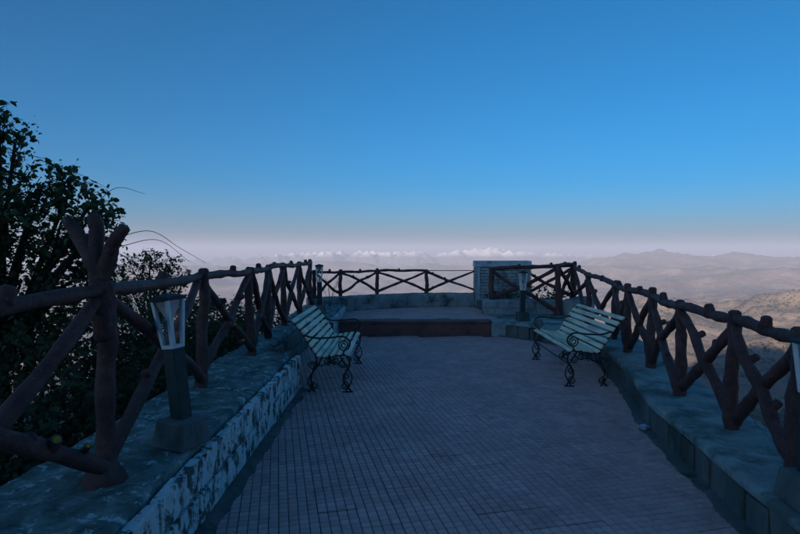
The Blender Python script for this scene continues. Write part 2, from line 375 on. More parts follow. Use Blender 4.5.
def build_haze(top):
    m = bpy.data.materials.new('haze_air'); m.use_nodes = True; nt = m.node_tree; nt.nodes.clear()
    v = nt.nodes.new('ShaderNodeVolumePrincipled'); v.inputs['Color'].default_value = (0.55, 0.615, 0.765, 1); v.inputs['Density'].default_value = 1.45e-4; v.inputs['Anisotropy'].default_value = 0.0
    o = nt.nodes.new('ShaderNodeOutputMaterial'); nt.links.new(v.outputs[0], o.inputs['Volume'])
    b = 28000.0; lo, hi = -760.0, max(top+12, 185.0)
    vv = [(sx*b, sy*b, z) for z in (lo, hi) for sx, sy in ((-1, -1), (1, -1), (1, 1), (-1, 1))]
    ff = [(3, 2, 1, 0), (4, 5, 6, 7)] + [(i, (i+1) % 4, 4+(i+1) % 4, 4+i) for i in range(4)]
    tag(
        link('haze', mesh('haze', vv, ff), m), kind='stuff', label='pale lavender haze lying over the whole valley')
build_haze(top_z)

# ------------------------------------------------------------------ platform layout (metres)
L_IN, L_OUT, L_TOP = -1.22, -2.02, 0.46          # left wall
R_TOP = 0.29                                     # right wall and terrace level
STEP_Y = 10.45
right_in = [(1.93, 1.2), (2.00, 2.4), (2.07, 3.19), (2.18, 3.99), (2.30, 4.93), (2.56, 5.9), (2.80, 7.0), (2.96, 8.0), (2.93, 8.9), (2.58, 9.75), (2.12, 10.3), (1.74, 10.75)]
right_out = [(2.50, 1.2), (2.58, 2.4), (2.66, 3.2), (2.82, 4.0), (2.98, 4.9), (3.2, 5.8), (3.48, 6.9), (3.66, 8.0), (3.74, 9.2), (3.74, 10.4), (3.74, 11.2), (3.74, 11.75)]

def resample(pts, step):
    pts = catmull([(p[0], p[1], 0) for p in pts], 8); out = [pts[0]]
    L = [0]
    for a, b in zip(pts, pts[1:]): L.append(L[-1]+(b-a).length)
    n = max(1, int(L[-1]/step)); res = []
    for i in range(n+1):
        s = L[-1]*i/n; j = min(len(L)-2, max(0, int(np.searchsorted(L, s))-1))
        while j < len(L)-2 and L[j+1] < s: j += 1
        t = 0 if L[j+1] == L[j] else (s-L[j])/(L[j+1]-L[j]); res.append(pts[j].lerp(pts[j+1], t))
    return res
def wall_mesh(name, inner, outer, z0, z1, rough=0.008, n=None, cols=6, zo=None):
    """solid wall between two plan lines with an uneven top; zo = foot of the outer face"""
    n = n or max(6, int(sum((Vector(a)-Vector(b)).length for a, b in zip(inner, inner[1:]))/0.09))
    def rs(p):
        q = resample(p, 0.02); return [q[min(len(q)-1, round(i*(len(q)-1)/n))] for i in range(n+1)]
    I, O = rs(inner), rs(outer); v = []; f = []
    zo = z0 if zo is None else zo; K = cols+5
    for i in range(n+1):
        a, b = I[i], O[i]; e = (b-a).normalized(); j = lambda s=rough: random.uniform(-s, s)
        v.append((a.x, a.y, z0)); v.append((a.x+j()*e.x, a.y+j()*e.y, z1-0.025))
        for c in range(cols+1):
            t = c/cols; p = a.lerp(b, t)
            if c == 0: p = p + e*0.014
            if c == cols: p = p - e*0.014
            v.append((p.x, p.y, z1 + j() - (0.002 if c in (0, cols) else 0)))
        v.append((b.x+j()*e.x, b.y+j()*e.y, z1-0.025)); v.append((b.x, b.y, zo))
    for i in range(n):
        for c in range(K-1): f.append((i*K+c, i*K+c+1, (i+1)*K+c+1, (i+1)*K+c))
    f.append(tuple(range(K))[::-1]); f.append(tuple(n*K+c for c in range(K)))
    return mesh(name, v, f)

# ------------------------------------------------------------------ pavement of square-grooved cement tiles
def make_tile_mesh():
    v, f = [], []; n = 4; c = TILE/n; gx, gy = 0.0048, 0.0076; d = 0.0055
    h = TILE/2-0.0015
    v += [(-h, -h, -d), (h, -h, -d), (h, h, -d), (-h, h, -d)]; f.append((0, 1, 2, 3))
    for i in range(n):
        for k in range(n):
            x0, y0 = -TILE/2+i*c+gx/2, -TILE/2+k*c+gy/2; x1, y1 = x0+c-gx, y0+c-gy; b = len(v); s = 0.0025
            v += [(x0, y0, -d), (x1, y0, -d), (x1, y1, -d), (x0, y1, -d), (x0+s, y0+s, 0), (x1-s, y0+s, 0), (x1-s, y1-s, 0), (x0+s, y1-s, 0)]
            f.append((b+4, b+5, b+6, b+7))
            for q in range(4): f.append((b+q, b+(q+1) % 4, b+4+(q+1) % 4, b+4+q))
    return v, f
TV, TF = make_tile_mesh(); tile_me = mesh('paving_tile', TV, TF); tile_me.materials.append(M['tile']); tile_me.materials.append(M['grout']); TM = [1]+[0, 0, 0, 0, 0]*16; tile_me.polygons.foreach_set('material_index', TM)
def inside(x, y, poly):
    c = False
    for i in range(len(poly)):
        (x1, y1), (x2, y2) = poly[i], poly[i-1]
        if (y1 > y) != (y2 > y) and x < (x2-x1)*(y-y1)/(y2-y1)+x1: c = not c
    return c
def tile_spots(poly, z):
    ca, sa = math.cos(TILE_AZ), math.sin(TILE_AZ); out = []
    ux, uy = Vector((ca, -sa)), Vector((sa, ca))
    for i in range(-70, 90):
        for k in range(-70, 90):
            p = ux*(i+0.5)*TILE + uy*(k+0.5)*TILE
            if inside(p.x, p.y, poly): out.append((p.x, p.y, z))
    return out
def poly_slab(name, poly, z0, z1):
    n = len(poly); v = [(x, y, z0) for x, y in poly] + [(x, y, z1) for x, y in poly]
    f = [tuple(range(n))[::-1], tuple(range(n, 2*n))] + [(i, (i+1) % n, n+(i+1) % n, n+i) for i in range(n)]
    return mesh(name, v, f)
def joined_tiles(name, spots, parent):
    v, f = [], []; c, s = math.cos(-TILE_AZ), math.sin(-TILE_AZ)
    for (x, y, z) in spots:
        dz = random.uniform(-0.0012, 0.0012); b = len(v)
        v += [(x+a*c-q*s, y+a*s+q*c, z+dz+w) for a, q, w in TV]; f += [tuple(b+i for i in t) for t in TF]
    o = link(name, mesh(name, v, f), M['tile'], parent, kind='stuff'); o.data.materials.append(M['grout'])
    o.data.polygons.foreach_set('material_index', TM*len(spots))
    return o
floor_poly = [(-1.6, -1.5), (2.3, -1.5), (2.25, 3.2), (2.5, 4.9), (2.95, 6.9), (3.15, 8.0), (3.1, 9.0), (2.7, 9.9), (2.2, 10.48), (-1.75, 10.48), (-1.75, 6.3), (-1.3, 6.3)]
pav = link('pavement', poly_slab('pavement', floor_poly, -0.62, -0.0125), M['fillet'], kind='structure')
spots = tile_spots([(-1.32, 0.3), (2.1, 0.3), (2.18, 3.2), (2.4, 4.9), (2.85, 6.9), (3.05, 8.0), (3.0, 9.0), (2.6, 9.9), (2.1, 10.4), (-1.7, 10.4), (-1.7, 6.4), (-1.32, 6.4)], 0.0)
vis = sorted(spots, key=lambda s: (0 if s[1] > 2.7 else 1, s[1]))
for (x, y, z) in vis[:300]:
    o = link('paving_tile', tile_me, None, pav)
    o.location = (x, y, z + random.uniform(-0.003, 0.002)); o.rotation_euler = (random.uniform(-.010, .010), random.uniform(-.010, .010), -TILE_AZ+random.uniform(-.007, .007))
joined_tiles('distant_paving', vis[300:], pav)

# raised terrace at the far end
back_in = [(-1.95, 11.75), (-1.15, 12.15), (0.2, 13.0), (1.2, 13.12), (1.82, 13.15)]
terr_poly = [(-1.6, STEP_Y), (1.78, STEP_Y), (2.2, 10.35), (3.0, 9.9), (3.5, 11.6), (1.86, 11.75), (1.86, 13.4), (0.2, 13.3), (-1.2, 12.5), (-2.0, 12.0)]
ter = link('terrace', poly_slab('terrace', terr_poly, -0.6, R_TOP-0.015), M['coping'], kind='structure')
joined_tiles('terrace_paving', tile_spots([(-1.5, STEP_Y+0.33), (1.72, STEP_Y+0.33), (1.9, 10.9), (1.86, 13.3), (0.2, 13.2), (-1.2, 12.4), (-1.6, 12.0)], R_TOP), ter)
def riser():
    v, f = [], []; n = 30
    for i in range(n+1):
        x = -1.45 + 3.22*i/n; w = random.uniform(-0.004, 0.004)
        for (dy, z) in ((-0.012+w, -0.03), (-0.012+w, 0.245), (-0.035+w, 0.25), (-0.037+w, 0.292), (-0.028+w, 0.299), (0.25, 0.2995)): v.append((x, STEP_Y+dy, z + random.uniform(-.002, .002)))
    for i in range(n):
        for k in range(5): f.append((i*6+k, (i+1)*6+k, (i+1)*6+k+1, i*6+k+1))
    link('step_riser', mesh('step_riser', v, f), M['riser'], ter)
riser()

# ------------------------------------------------------------------ walls
stone_meshes = []
for i in range(6):
    me = box_mesh('wall_stone', 1, 1, 1, 0.05, 0.05); stone_meshes.append(me)
def stones(parent, a, b, z0, z1, rows, wmin, wmax, m, proud=0.02, gap=0.012, name='stone', thick=0.06, wob=0.004):
    """face stones along the plan line a->b; a->b has the viewer on its right"""
    a, b = Vector((*a, 0)), Vector((*b, 0)); L = (b-a).length; e = (b-a)/L; nrm = Vector((e.y, -e.x, 0)); rz = math.atan2(e.y, e.x)
    edges = [z0 + (z1-z0)*i/rows for i in range(rows+1)]
    for r_ in range(rows):
        s = 0.0
        while s < L-0.02:
            w = min(random.uniform(wmin, wmax), L-s)
            if L-s-w < wmin*0.6: w = L-s
            zz0 = edges[r_] + random.uniform(-.012, .012)*(r_ > 0); zz1 = edges[r_+1] + random.uniform(-.012, .012)*(r_ < rows-1)
            key = m.name
            src = random.choice(stone_meshes); me = bpy.data.meshes.get(src.name+'_'+key)
            if me is None:
                me = src.copy(); me.name = src.name+'_'+key; me.materials.clear(); me.materials.append(m)
            o = link(name, me, None, parent)
            c = a + e*(s+w/2) + nrm*(proud-thick/2 + random.uniform(-wob, wob))
            o.location = (c.x, c.y, (zz0+zz1)/2); o.scale = (w-gap, thick, max(0.02, zz1-zz0-gap)); o.rotation_euler = (0, 0, rz + random.uniform(-.012, .012))
            s += w
def fillet(parent, line, w, h=0.045):
    v, f = [], []; pts = resample(line, 0.12)
    for i, p in enumerate(pts):
        t = (pts[min(i+1, len(pts)-1)]-pts[max(i-1, 0)]).normalized(); n = Vector((t.y, -t.x, 0)); j = random.uniform(-.022, .022)
        for (k, z) in ((-0.03, h+random.uniform(-.008, .008)), (0.0, h), (w*0.5, h*0.38+random.uniform(-.003, .003)), (w+j, 0.006), (w+j+0.012, -0.006)):
            q = p + n*k; v.append((q.x, q.y, z))
    for i in range(len(pts)-1):
        for k in range(4): f.append((i*5+k, (i+1)*5+k, (i+1)*5+k+1, i*5+k+1))
    link('mortar_skirt', mesh('mortar_skirt', v, f), M['fillet'], parent, True)

# left wall: tall, flaking paint; a lower-lying niche holds the bench
lw = empty('parapet_wall', (0, 0, 0), label='knee-high wall with flaking white paint along the left fence', cat='wall')
link('wall_core', wall_mesh('wall_core', [(L_IN-.03, 0.4), (L_IN-.03, 3.5), (L_IN-.05, 6.36)], [(L_OUT, 0.4), (L_OUT, 3.5), (L_OUT, 6.36)], -0.6, L_TOP, 0.011, zo=-1.2, cols=10), M['mossy'], lw, True)
stones(lw, (L_IN, 6.36), (L_IN, 0.6), 0.03, L_TOP-0.03, 2, 0.16, 0.36, M['flaky'], proud=0.012, gap=0.010)
stones(lw, (-1.66, 6.375), (-1.25, 6.375), 0.02, L_TOP-0.03, 2, 0.15, 0.3, M['slab'], proud=-0.02)
fillet(lw, [(L_IN+.012, 6.4), (L_IN+.012, 3.5), (L_IN+.012, 0.5)][::-1], 0.10)
link('niche_core', wall_mesh('niche_core', [(-1.63, 6.37), (-1.66, 8.0), (-1.66, 9.6)], [(L_OUT, 6.37), (L_OUT, 8.0), (L_OUT, 9.6)], -0.6, L_TOP-0.012, 0.011, zo=-1.2), M['mossy'], lw, True)
stones(lw, (-1.63, 9.55), (-1.60, 6.42), 0.02, L_TOP-0.05, 2, 0.2, 0.4, M['slab'], proud=0.012)
link('end_core', wall_mesh('end_core', [(-1.27, 9.61), (-1.26, 10.6), (-1.3, 11.9)], [(L_OUT-.02, 9.61), (L_OUT-.06, 10.8), (L_OUT-.1, 11.9)], -0.6, L_TOP+0.01, 0.011, zo=-1.2), M['mossy'], lw, True)
stones(lw, (-1.25, 11.9), (-1.24, 9.62), 0.02, L_TOP-0.03, 2, 0.2, 0.4, M['flaky'], proud=0.012)
stones(lw, (-1.26, 9.60), (-1.62, 9.60), 0.02, L_TOP-0.03, 2, 0.15, 0.3, M['flaky'], proud=0.012)

# right wall: low, upright dark slabs under a cement coping
rw = empty('parapet_wall', (0, 0, 0), label='low curved wall of dark upright slabs with grey cement coping', cat='wall')
off = lambda pts, d: [(p[0]+d, p[1]) for p in pts]
ri = [(p.x, p.y) for p in resample(right_in, 0.05)]
link('wall_core', wall_mesh('wall_core', off(right_in, .05), off(right_out, -.02), -0.6, R_TOP-0.06, 0.004, zo=-1.5), M['core'], rw, True)
link('coping', wall_mesh('coping', off(right_in, -.012), right_out, R_TOP-0.062, R_TOP, 0.009, cols=8), M['coping'], rw, True)
rs_ = resample(right_in, 0.25)
for a, b in zip(rs_[1:], rs_):
    if b.y > 10.55: continue
    stones(rw, (a.x, a.y), (b.x, b.y), 0.0, R_TOP-0.066, 1, 0.24, 0.27, M['slab'], proud=0.0, gap=0.022, name='slab', wob=0.006)
fillet(rw, [(p[0], p[1]) for p in right_in[::-1]], 0.07, 0.025)

# back wall and the planter wall
bw = empty('parapet_wall', (0, 0, 0), label='low grey stone wall closing the far side of the raised terrace', cat='wall')
BW_TOP = 0.61
back_out = [(-2.1, 12.05), (-1.35, 12.5), (0.1, 13.38), (1.2, 13.5), (1.84, 13.5)]
link('wall_core', wall_mesh('wall_core', back_in, back_out, 0.1, BW_TOP, 0.008, zo=-1.2), M['rubble'], bw, True)
bi = resample(back_in, 0.4)
for a, b in zip(bi, bi[1:]): stones(bw, (a.x, a.y), (b.x, b.y), R_TOP+0.01, BW_TOP-0.04, 2, 0.3, 0.5, M['rubble'], proud=0.014, gap=0.01)
pw = empty('planter_wall', (0, 0, 0), label='low rubble wall round the planted corner behind the terrace lamp', cat='wall')
link('wall_core', wall_mesh('wall_core', [(1.80, 11.5), (2.6, 11.5), (3.4, 11.5)], [(1.80, 11.85), (2.6, 11.85), (3.4, 11.85)], 0.1, BW_TOP-.01, 0.012, cols=5), M['rubble'], pw, True)
stones(pw, (1.80, 11.5), (3.4, 11.5), R_TOP, BW_TOP-0.04, 2, 0.18, 0.4, M['rubble'], proud=0.02, gap=0.014)
link('side_core', wall_mesh('side_core', [(3.42, 11.5), (3.8, 12.1), (4.2, 12.75)], [(3.78, 11.4), (4.15, 11.95), (4.55, 12.6)], -0.9, BW_TOP-.02, 0.012, cols=5), M['rubble'], pw, True)
link('soil', poly_slab('soil', [(1.87, 11.8), (3.5, 11.8), (4.1, 12.7), (3.9, 13.6), (1.87, 13.6)], -0.9, 0.46), M['fillet'], pw)

# masonry block
mb = empty('masonry_block', (2.51, 13.3, R_TOP), label='tall rectangular brick block with pale painted top band on the terrace', cat='masonry block')
W, Hh, Dp = 1.34, 1.12, 0.36
link('core', box_mesh('core', W-0.03, Dp-0.03, Hh+0.3, 0.01), M['core'], mb).location = (0, 0, (Hh-0.3)/2-0.02)
def bricks():
    v, f = [], []; rows = 13; bh = (Hh-0.16)/rows; xa = -W/2+0.11; xb = W/2
    def one(cx, cy, cz, sx, sy, sz):
        b = len(v); j = 0.003
        for z in (-1, 1):
            for x, y in ((-1, -1), (1, -1), (1, 1), (-1, 1)): v.append((cx+x*sx/2+random.uniform(-j, j), cy+y*sy/2+random.uniform(-j, j), cz+z*sz/2+random.uniform(-j, j)))
        f.extend([(b+3, b+2, b+1, b), (b+4, b+5, b+6, b+7)] + [(b+i, b+(i+1) % 4, b+4+(i+1) % 4, b+4+i) for i in range(4)])
    for r_ in range(rows):
        x = xa - (0.11 if r_ % 2 else 0)
        while x < xb-0.03:
            x0, x1 = max(x, xa), min(x+0.22, xb)
            if x1-x0 > 0.03: one((x0+x1)/2, -Dp/2+0.02, bh*(r_+0.5), x1-x0-0.012, 0.06+random.uniform(-.005, .005), bh-0.012)
            x += 0.22
        for sx in (1, -1):
            for y0 in (-0.1, 0.12): one(sx*(W/2-0.015), y0-0.02, bh*(r_+0.5), 0.045, 0.19, bh-0.012)
    return mesh('brickwork', v, f)
link('brickwork', bricks(), M['brick'], mb, kind='stuff')
link('top_band', box_mesh('top_band', W+0.035, Dp+0.06, 0.15, 0.012, 0.003), M['pale'], mb).location = (0, 0, Hh-0.075)
link('edge_strip', box_mesh('edge_strip', 0.11, 0.07, Hh-0.155, 0.008, 0.003), M['pale'], mb).location = (-W/2+0.052, -Dp/2+0.005, (Hh-0.155)/2)

# ------------------------------------------------------------------ rustic fences of cement logs
def log_path(a, b, bow=0.0, wob=0.012, n=9):
    a, b = Vector(a), Vector(b); d = b-a; s = d.cross(Vector((random.uniform(-1, 1), random.uniform(-1, 1), random.uniform(-.3, .3)))).normalized()
    ks = [Vector([random.uniform(-wob, wob) for _ in range(3)]) for _ in range(3)]
    pts = [a] + [a.lerp(b, t) + s*bow*math.sin(math.pi*t) + k for t, k in zip((.25, .5, .75), ks)] + [b]
    return catmull(pts, n//3+2)
def log(name, a, b, r0, r1, parent, bow=0.0, wob=0.012, sides=10):
    p = log_path(a, b, bow, wob); n = len(p)
    ph = random.uniform(0, 6); rad = [(r0+(r1-r0)*i/(n-1))*(1+0.13*math.sin(i*1.3+ph)*random.uniform(.3, 1)) for i in range(n)]
    return tube(name, p, rad, M['log'], parent, sides, 0.05), p
def knot(parent, at, d, r, L, yellow=False):
    at, d = Vector(at), Vector(d).normalized()
    v, f = tube_geo([at, at+d*L*0.5, at+d*L], [r*1.2, r, r*0.9], 10, 0.07)
    me = mesh('knot', v, f); me.materials.append(M['log'])
    if yellow: me.materials.append(M['yellow']); me.polygons[-1].material_index = 1
    return link('knot', me, None, parent, True)
def fence(name, posts, rail_z, parent_label, r=0.055, rr=0.042, br=0.042, xs=True, knots=True, post_extra=0.07, cross_lo=0.06, skip=(), yellow=()):
    """posts: list of (x, y, base_z, top_z)"""
    fz = empty(name, (posts[0][0], posts[0][1], posts[0][2]), label=parent_label, cat='fence'); o0 = Vector(fz.location)
    rel = lambda p: Vector(p)-o0
    for (x, y, z0, z1) in posts:
        log('post', rel((x, y, z0-0.06)), rel((x+random.uniform(-.03, .03), y+random.uniform(-.03, .03), z1+post_extra+random.uniform(-.02, .025))), r*1.12, r*0.92, fz, 0.012, 0.014)
    for i, (p, q) in enumerate(zip(posts, posts[1:])):
        if i in skip: continue
        A = Vector((p[0], p[1], p[3]-rail_z)); B = Vector((q[0], q[1], q[3]-rail_z)); d = (B-A).normalized(); n = Vector((d.y, -d.x, 0))
        ro, rp = log('rail', rel(A-d*0.03), rel(B+d*0.03), rr*1.05, rr*0.95, fz, random.uniform(-.025, .025), 0.016)
        if knots:
            k = random.uniform(.35, .65); knot(ro, rel(A.lerp(B, k)), (random.uniform(-.3, .3), random.uniform(-.3, .3), 1), rr*0.95, rr*1.7)
        if xs:
            loA, loB = Vector((p[0], p[1], p[2]+cross_lo)), Vector((q[0], q[1], q[2]+cross_lo))
            hiA, hiB = A - Vector((0, 0, .03)), B - Vector((0, 0, .03))
            for w, (s, e) in enumerate(((loA, hiB), (loB, hiA))):
                sh = n*(0.025 if w else -0.025)
                bo, bp = log('brace', rel(s+sh*0.4), rel(e+sh*0.4), br*1.1, br*0.88, fz, random.uniform(-.05, .05), 0.022)
                if knots:
                    for _ in range(random.choice((1, 1, 2))):
                        m_ = bp[random.choice((len(bp)//3, 2*len(bp)//3))]; side = Vector((random.uniform(-1, 1), random.uniform(-1, 1), random.uniform(.1, 1)))
                        side = side + n*0.6
                        knot(bo, m_, side, br*0.72, br*1.9, yellow=(i, w) in yellow)
    return fz, o0

# left fence, with the forked log near the camera
lf_posts = []
for (px, y, top) in ((None, 1.15, 1.44), (101, 2.78, 1.45), (199, 4.72, 1.43), (251, 6.15, 1.43), (268, 7.4, 1.42), (284, 8.7, 1.41), (299, 10.2, 1.41), (311, 11.7, 1.40)):
    x = -1.55 if px is None else (px-400)*y/F
    lf_posts.append((x, y, L_TOP, top))
lf, lo = fence('log_fence', lf_posts, 0.0, 'maroon cement log fence with a forked three-armed post beside foliage', 0.048, 0.036, 0.039, post_extra=0.04)
fx, fy = lf_posts[1][0], lf_posts[1][1]
fork = Vector((fx, fy, 1.36))-lo
tube('forked_limb', catmull([fork-Vector((-.005, 0, .16)), fork+Vector((.0, 0, .02)), fork+Vector((-.012, 0, .14)), fork+Vector((-.03, 0, .25))], 5), [0.044, 0.047, 0.05, 0.053, 0.06, 0.056, 0.054, 0.051, 0.05, 0.05, 0.05, 0.048, 0.046, 0.044, 0.042, 0.04], M['log'], lf, 12, 0.06)
for pts, r0, r1 in (([(-.005, 0, .17), (-.055, 0, .26), (-.115, .01, .36), (-.175, 0, .455)], .046, .030), ([(-.03, 0, .2), (-.035, .01, .30), (-.03, .02, .40), (-.045, .02, .47)], .044, .034), ([(-.005, 0, .15), (.04, 0, .25), (.075, -.02, .33), (.135, -.02, .41)], .048, .030)):
    pp = catmull([fork+Vector(p) for p in pts], 5); n_ = len(pp)
    tube('branch', pp, [(r0+(r1-r0)*k/(n_-1))*random.uniform(.93, 1.07) for k in range(n_)], M['log'], lf, 10, 0.06)
# cut stubs with yellow-painted ends
for (px, py, xx, r) in ((52, 443, -1.47, .030), (84, 449, -1.48, .018), (234, 325, -1.64, .026), (242, 341, -1.64, .022)):
    yy = xx*F/(px-400); q = Vector((xx, yy, EYE-(py-HORIZON)*yy/F)); d = (Vector((0, 0, EYE+.9))-q).normalized()+Vector((.35, 0, .2))
    knot(lf, q-d.normalized()*.06-lo, d, r, .07, True)
# swollen cement foot of the forked post
foot = tube('post_foot', [Vector((fx, fy, L_TOP-0.02))-lo, Vector((fx, fy, L_TOP+0.03))-lo, Vector((fx, fy, L_TOP+0.10))-lo], [0.13, 0.09, 0.052], M['log'], lf, 12, 0.12)

# right fence
rf_posts = [(2.33, 2.35, R_TOP, 1.13)]
for (px, py, tp) in ((797, 475, 1.13), (733, 429, 1.13), (679, 395, 1.13), (651, 367, 1.13), (628, 352, 1.13), (614, 339, 1.14)):
    p = P(px, py, R_TOP); rf_posts.append((p.x, p.y, R_TOP, tp))
rf_posts += [(3.45, 9.9, R_TOP, 1.2), (4.02, 12.5, BW_TOP-.03, 1.33)]
fence('log_fence', rf_posts, 0.0, 'maroon cement log fence standing on the low dark slab wall above valley', 0.050, 0.041, 0.043, post_extra=0.06)

# back fence: thin, last span only a wire
bp_ = [(-1.86, 11.85, 0.5, 1.2)]
for (px, y) in ((340, 12.5), (377, 12.98), (426, 13.28)):
    bp_.append(((px-400)*y/F, y, BW_TOP, 1.17))
bf, bo_ = fence('log_fence', bp_, 0.0, 'slim dark log fence on the grey wall across the terrace end', 0.045, 0.030, 0.030, post_extra=0.03)
a = Vector(bp_[-1][:2]+(0,)); e_ = Vector((1.84, 13.33, 0))
tube('wire', [a+Vector((0, 0, 1.17))-bo_, (a+e_)/2+Vector((0, 0, 1.165))-bo_, e_+Vector((0, 0, 1.17))-bo_], 0.009, M['iron'], bf, 6)
for (z0, z1) in ((BW_TOP+.05, 1.15), (1.15, BW_TOP+.08)):
    b_, p_ = log('brace', a+Vector((0, 0, z0))-bo_, e_+Vector((0, 0, z1))-bo_, 0.036, 0.022, bf, 0.02)
    for q in (3, 8): knot(b_, p_[q], (random.uniform(-.5, .5), -.4, 1), 0.026, 0.05)

# corner fence round the planted bed
fence('log_fence', [(1.98, 11.62, BW_TOP-.02, 1.26), (3.36, 11.45, R_TOP, 1.33), (4.0, 12.48, BW_TOP, 1.33)], 0.0, 'dark log fence on the rubble planter wall in front of brick block', 0.062, 0.042, 0.042, post_extra=0.03)
fence('log_fence', [(3.0, 13.45, 0.45, 1.28), (4.06, 12.62, BW_TOP-.1, 1.31)], 0.0, 'short dark log fence behind the planted corner beside brick block', 0.05, 0.038, 0.038, post_extra=0.03)

# ------------------------------------------------------------------ benches
BENCH_L = 1.70
prof = catmull([(0.0, 0, .385), (.025, 0, .425), (.09, 0, .445), (.20, 0, .432), (.31, 0, .415), (.385, 0, .425), (.44, 0, .485), (.51, 0, .60), (.585, 0, .715), (.645, 0, .795), (.70, 0, .835), (.735, 0, .83)], 6)
def along(s):
    for a, b in zip(prof, prof[1:]):
        l = (b-a).length
        if s <= l: return a.lerp(b, s/l), (b-a).normalized()
        s -= l
    return prof[-1], (prof[-1]-prof[-2]).normalized()
plen = sum((b-a).length for a, b in zip(prof, prof[1:]))
slat_me = box_mesh('slat', 0.057, BENCH_L, 0.02, 0.005, 0, 2); slat_me.materials.append(M['slat'])
def spiral(c, r0, r1, a0, turns, n=26):
    return [Vector((c[0]+(r0+(r1-r0)*i/n)*math.cos(a0+turns*2*math.pi*i/n), 0, c[1]+(r0+(r1-r0)*i/n)*math.sin(a0+turns*2*math.pi*i/n))) for i in range(n+1)]
def make_bench(loc, rz, label):
    t = empty('garden_bench', loc, rz, label=label, cat='bench', group='slatted benches on the pavement')
    ns = 11
    for i in range(ns):
        p, d = along(0.03 + (plen-0.05)*(i+0.5)/ns)
        o = link('slat', slat_me, None, t); nrm = Vector((-d.z, 0, d.x))
        o.location = p + nrm*0.012 + Vector((0, BENCH_L/2-0.04 + random.uniform(-.006, .006), 0)); o.rotation_euler = (random.uniform(-.002, .002), -math.atan2(d.z, d.x), random.uniform(-.003, .003))
    V3 = lambda pts, y: [Vector((p[0], y, p[1])) for p in pts]
    def sc(pts, y): return [Vector((p.x, y, p.z)) for p in pts]
    for y in (0.0, BENCH_L-0.08):
        fr = tube('side_frame', [p + Vector((0, y, -0.006)) for p in prof], 0.011, M['iron'], t, 7)
        rr = 0.0085
        def curl(par, c, r0, r1, a0, tn): tube('scroll', sc(spiral(c, r0, r1, a0, tn), y), [rr, rr*0.8], M['iron'], par, 6)
        # front leg: two S strands with scrolls
        lg = tube('leg', catmull(V3([(.05, .42), (.015, .35), (.035, .27), (.085, .20), (.085, .12), (.03, .05), (.0, .008)], y), 5), 0.011, M['iron'], t, 7)
        tube('strand', catmull(V3([(.13, .43), (.09, .35), (.02, .25), (-.01, .16), (.02, .08), (.055, .02), (.07, .006)], y), 5), rr, M['iron'], lg, 6)
        curl(lg, (.075, .075), .048, .012, math.pi*0.5, 1.6); curl(lg, (.055, .19), .042, .012, -math.pi*0.5, 1.5); curl(lg, (.10, .335), .05, .014, math.pi, 1.6)
        tube('foot_bar', V3([(-.02, .006), (.04, .006), (.10, .006)], y), 0.008, M['iron'], lg, 6)
        lg = tube('leg', catmull(V3([(.42, .45), (.40, .36), (.44, .26), (.47, .15), (.45, .06), (.50, .008)], y), 5), 0.011, M['iron'], t, 7)
        tube('strand', catmull(V3([(.36, .42), (.37, .33), (.46, .22), (.50, .13), (.46, .04), (.42, .006)], y), 5), rr, M['iron'], lg, 6)
        curl(lg, (.43, .075), .046, .012, math.pi*0.5, -1.6); curl(lg, (.45, .31), .05, .014, 0, 1.6)
        # apron scrolls below the seat
        ap = tube('apron', catmull(V3([(.09, .40), (.17, .33), (.26, .35), (.36, .31), (.42, .36)], y), 5), rr, M['iron'], t, 6)
        curl(ap, (.18, .375), .038, .01, -math.pi/2, 1.6); curl(ap, (.28, .36), .042, .01, -math.pi/2, -1.6)
        # armrest with its front spiral
        am = tube('armrest', catmull(V3([(.575, .685), (.50, .655), (.40, .635), (.25, .64), (.12, .655), (.06, .64), (.015, .585), (.03, .52), (.085, .49)], y), 5), 0.011, M['iron'], t, 7)
        curl(am, (.085, .555), .065, .015, -math.pi*0.5, 1.8)
        tube('arm_stay', catmull(V3([(.085, .49), (.09, .465), (.09, .44)], y), 3), rr, M['iron'], am, 6)
    for (u, v_) in ((.06, .26), (.44, .26)):
        tube('stretcher', [(u, 0, v_), (u, BENCH_L/2, v_-0.004), (u, BENCH_L-0.08, v_)], 0.009, M['iron'], t, 6)
    return t
make_bench((2.02, 6.53, 0.0), 0.0, 'slatted cream bench with scrolled iron arms against the low dark slab wall')
make_bench((-0.57, 6.26+BENCH_L-0.08, 0.0), math.pi, 'slatted cream bench in the niche of the flaking white wall')

